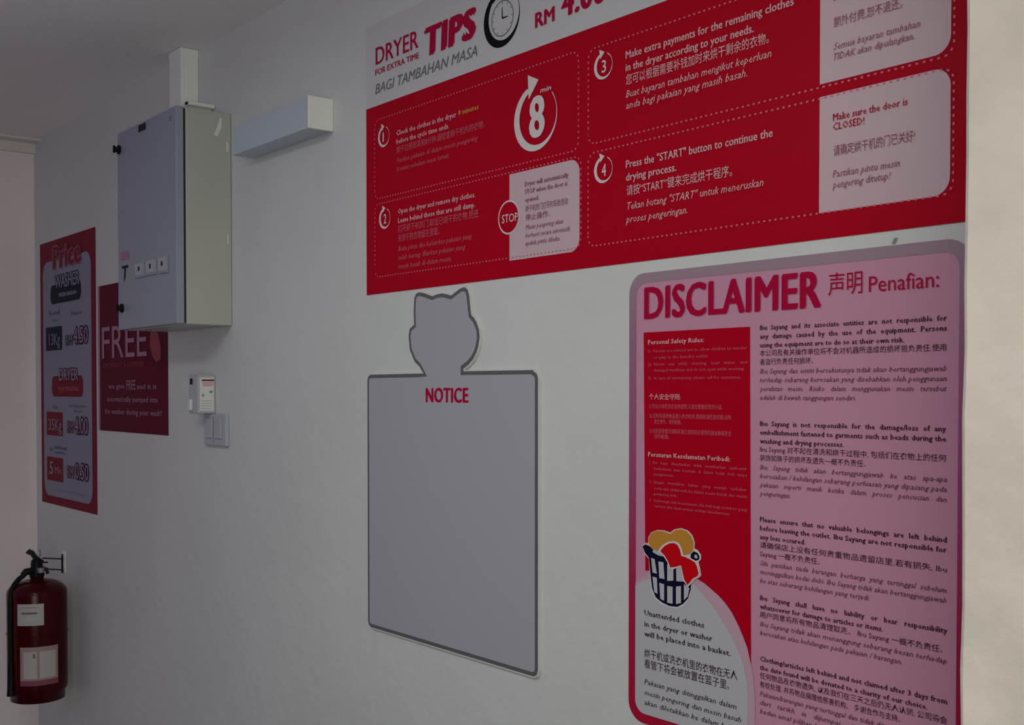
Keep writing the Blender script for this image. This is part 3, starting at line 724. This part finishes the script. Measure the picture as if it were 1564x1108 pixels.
pt2(M['faint'], 'MESIN PENGERING', 89, 597, 6, 120)
pt2(M['grey_ink'], 'Kg', 80, 623.5, 4.5, 87, bold=.03); pt2(M['grey_ink'], 'Starting price', 105, 622, 4.5, 132, bold=.02); pt2(M['grey_ink'], '24 min', 112, 630, 4, 124, bold=.02)
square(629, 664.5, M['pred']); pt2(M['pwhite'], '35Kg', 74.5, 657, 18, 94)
pt2(M['dusty'], 'RM', 103, 660, 16, 111.5, M['navy']); pt2(M['dusty'], '4.00', 114, 662, 25, 134, M['navy'], bold=.01)
pt2(M['teal'], '+', 75.5, 691, 9, 80, bold=.03); pt2(M['teal'], 'Additional', 82, 685.5, 5, 101, bold=.03); pt2(M['teal'], 'Tambahan', 83, 692.5, 4, 99, bold=.03)
square(697, 732.5, M['pred']); pt2(M['pwhite'], '5', 76, 724, 20, 81, bold=.03); pt2(M['dusty'], 'Min', 84, 723, 11, 94)
pt2(M['dusty'], 'RM', 103, 729, 17, 112, M['navy']); pt2(M['dusty'], '0.50', 115, 731, 24, 135, M['navy'], bold=.01)
pt2(M['dusty'], 'Terms and conditions apply', 85, 749, 3.5, 130)

# ------------------------------------------------------------------ free poster
fx0, fx1 = W(151, 570)[0], W(257, 570)[0]
fz1 = W(165, 435)[1]; fz0 = (W(153, 658)[1] + W(256.5, 665)[1]) / 2
fb = MB().box(fx0, fx1, L0, -.0002, fz0, fz1)
fp = make('free_detergent_poster', fb.v, fb.f, M['plum'], label='dimmed crimson poster reading FREE partly hidden behind the electrical box', category='poster')
MB().box(fx0, fx0 + .016, L0 - .0004, L0, fz0, fz1).build('pale_edge', M['dusty'], fp)
T(fp, M['dusty'], 'FREE', 156, 548, 50, 224, y=-.003, bold=.0, name='heading')
T(fp, M['plum_light'], 'DETERGENT & SOFTENER', 159, 562, 7, 220, y=-.003)
flat(pxpoly([(231, 508), (237, 501), (243, 510), (247, 530), (247, 549), (240, 553), (234, 545), (230, 528)]), -.0024).build('swirl', M['plum_light'], fp)
for s, a, y_, c, e_ in (('we give', 165.5, 594, 8, 190), ('FREE', 193, 595.5, 15, 207), ('and it is', 209, 594.5, 8, 239), ('automatically pumped into', 163.5, 613.5, 8, 241), ('the washer during your wash!', 160, 632, 8, 247)):
    T(fp, M['dusty'], s, a, y_, c, e_, y=-.003, block='offer' if s != 'FREE' else None, bold=.01)

# ------------------------------------------------------------------ fire extinguisher
Y0 = -0.125
ex, ez = W(58, 1066, Y0)
etop = W(58, 886, Y0)[1]
er = (W(98, 960, Y0)[0] - W(18, 960, Y0)[0]) / 2
dc = (Vector((ex, Y0, 0)) - Vector((CAM.x, CAM.y, 0))).length
er = 40.0 / F * dc * 1.0
root = empty('fire_extinguisher', (ex, Y0, ez), label='dark red fire extinguisher hanging on a bracket in the left corner', category='fire extinguisher')
H = etop - ez
prof = [(0.0, ez + .012), (er * .80, ez + .010), (er * .84, ez), (er * .90, ez), (er * .90, ez + H * .06), (er * .985, ez + H * .09), (er, ez + H * .12)]
prof += [(er, etop - .045)]
for k in range(1, 9):
    a = k / 8 * pi / 2; prof.append((.022 + (er - .022) * cos(a), etop - .045 + .045 * sin(a)))
prof += [(.022, etop + .012), (0.0, etop + .012)]
cyl = MB().lathe(prof, ex, Y0, 56).build('cylinder', M['ext_red'], root, smooth=True)
MB().lathe([(0, etop + .010), (.024, etop + .010), (.024, etop + .022), (.017, etop + .024), (.017, etop + .045), (0, etop + .046)], ex, Y0, 24).build('valve_collar', M['bp'], root)
# direction facing the camera and across it
dv = Vector((CAM.x - ex, CAM.y - Y0, 0)).normalized(); rv = Vector((-dv.y, dv.x, 0))
if rv.dot(RGT) < 0: rv = -rv
def ept(a, b_, z): # a: to the right in view, b_: towards viewer
    p = Vector((ex, Y0, 0)) + rv * a + dv * b_; return (p.x, p.y, z)
vt = etop + .022
def bar(pts, w, t):
    """flat lever swept along points (a, z), width w across the view depth"""
    mb = MB(); v = []
    for i, (a, z) in enumerate(pts):
        j0, j1 = max(i - 1, 0), min(i + 1, len(pts) - 1)
        d = Vector((pts[j1][0] - pts[j0][0], pts[j1][1] - pts[j0][1])).normalized(); nx, nz = -d.y * t / 2, d.x * t / 2
        v += [ept(a + nx, -w / 2, z + nz), ept(a + nx, w / 2, z + nz), ept(a - nx, w / 2, z - nz), ept(a - nx, -w / 2, z - nz)]
    f = []
    for i in range(len(pts) - 1):
        for k in range(4):
            j = (k + 1) % 4; f.append((i * 4 + k, i * 4 + j, i * 4 + 4 + j, i * 4 + 4 + k))
    f += [(3, 2, 1, 0), tuple(len(v) - 4 + k for k in range(4))]
    return mb.add(v, f)
MB().tube([ept(0, 0, vt), ept(0, 0, vt + .040), ept(-.006, 0, vt + .05)], [.020, .019, .012], 14).build('valve', M['bp'], root)
bar([(-.010, vt + .030), (.008, vt + .020), (.030, vt + .010), (.034, vt - .004)], .022, .011).build('carry_handle', M['bp'], root)
bar([(.018, vt + .034), (-.002, vt + .048), (-.014, vt + .068), (-.022, vt + .074), (-.028, vt + .066)], .022, .016).build('squeeze_lever', M['bp'], root)
MB().tube([ept(-.012, 0, vt + .008), ept(-.034, .004, vt + .006), ept(-.044, .008, vt - .004)], [.012, .012, .010], 12).build('hose_outlet', M['bp'], root)
MB().lathe([(0, vt + .004), (.012, vt + .004), (.012, vt + .02), (0, vt + .02)], *(ept(.012, .022, 0)[:2]), 16).build('pressure_gauge', M['steel'], root)
MB().tube([ept(.0, 0, vt + .046), ept(.012, 0, vt + .060), ept(.010, 0, vt + .078)], .003, 8).build('safety_pin', M['steel'], root)
MB().tube([ept(.0, 0, vt + .034), ept(.035, 0, vt + .034)], .0028, 8).build('hook_rod', M['bp'], root)
hs = []
for k in range(15):
    t = k / 14
    if t < .28:
        u = t / .28; hs.append(ept(-.040 - (er * .86 - .040) * sin(u * pi / 2), .01 + er * .52 * u, vt - .004 - .03 * u - .05 * u * u))
    else:
        u = (t - .28) / .72; hs.append(ept(-er * .86, er * .53 + .004, vt - .084 - u * (vt - .084 - ez - H * .22)))
MB().tube(hs, .0085, 12).build('hose', M['bp'], root, smooth=True)
zz = ez + H * .22
MB().tube([ept(-er * .86, er * .53 + .006, zz + .05), ept(-er * .86, er * .53 + .006, zz - .02), ept(-er * .86, er * .53 + .006, zz - .06)], [.0095, .011, .014], 12).build('nozzle', M['bp'], root)
MB().lathe([(er + .0005, ez + H * .55), (er + .002, ez + H * .552), (er + .002, ez + H * .567), (er + .0005, ez + H * .569)], ex, Y0, 48).build('strap_band', M['ext_red'], root)
def label(a0, a1, z0, z1, off=.0008):
    """curved label; a0..a1 in pixels across the cylinder"""
    mb = MB(); v = []; n_ = 12
    for i in range(n_ + 1):
        s = (a0 + (a1 - a0) * i / n_ - 58) / 40.0; s = max(-.97, min(.97, s))
        c = math.sqrt(1 - s * s); rr = er + off
        v += [ept(s * rr, c * rr, z0), ept(s * rr, c * rr, z1)]
    return mb.add(v, [(2 * i, 2 * i + 2, 2 * i + 3, 2 * i + 1) for i in range(n_)])
ze = lambda py: ept_z(py)
def ept_z(py):
    d = ray(58, py); p = CAM + d * ((dc - er) / math.hypot(d.x, d.y)); return p.z
lb = label(33, 66.5, ze(956), ze(923)).build('upper_label', M['ext_label'], root, label='small white upper label', smooth=True)
label(38, 58, ze(938.5), ze(935.5), .0013).build('printed_line', M['grey_ink'], lb)
label(37, 60, ze(929), ze(927.8), .0013).build('printed_line', M['ext_lab2'], lb)
label(40, 57, ze(949), ze(944), .0013).build('printed_line', M['cut_white'], lb)
lb = label(36, 84, ze(1048), ze(989)).build('lower_label', M['ext_lab2'], root, label='larger pinkish lower label', smooth=True)
label(40, 57, ze(1037), ze(996), .0013).build('instruction_panel', M['ext_label'], lb)
label(60.5, 81, ze(1037), ze(996), .0013).build('instruction_panel', M['ext_label'], lb)
label(52, 55, ze(1006), ze(999), .0018).build('printed_mark', M['grey_ink'], lb)
label(36, 84, ze(1048), ze(1040), .0013).build('red_strip', M['dull'], lb)
# wall bracket
kx, kz = W(99, 858)
br = MB().box(kx - .012, kx + .014, -.004, -.0002, W(99, 874)[1], W(99, 842)[1], .001)
bk = make('extinguisher_bracket', br.v, br.f, M['pvc'], label='thin wire wall bracket holding the fire extinguisher', category='bracket')
for py in (853, 869.5):
    zq = W(95, py)[1]
    e_ = ept(.020, 0, 0)
    d_ = ray(66, py); q_ = CAM + d_ * (Vector((e_[0] - CAM.x, e_[1] - CAM.y)).length / math.hypot(d_.x, d_.y))
    MB().tube([(kx - .006, -.004, zq), (e_[0], e_[1], q_.z)], .0026, 8).build('wire_arm', M['bp'], bk)
MB().tube([(kx - .008, -.006, W(95, 846)[1]), (kx - .008, -.006, W(95, 874)[1])], .004, 8).build('wire_upright', M['bp'], bk)

flush_text()
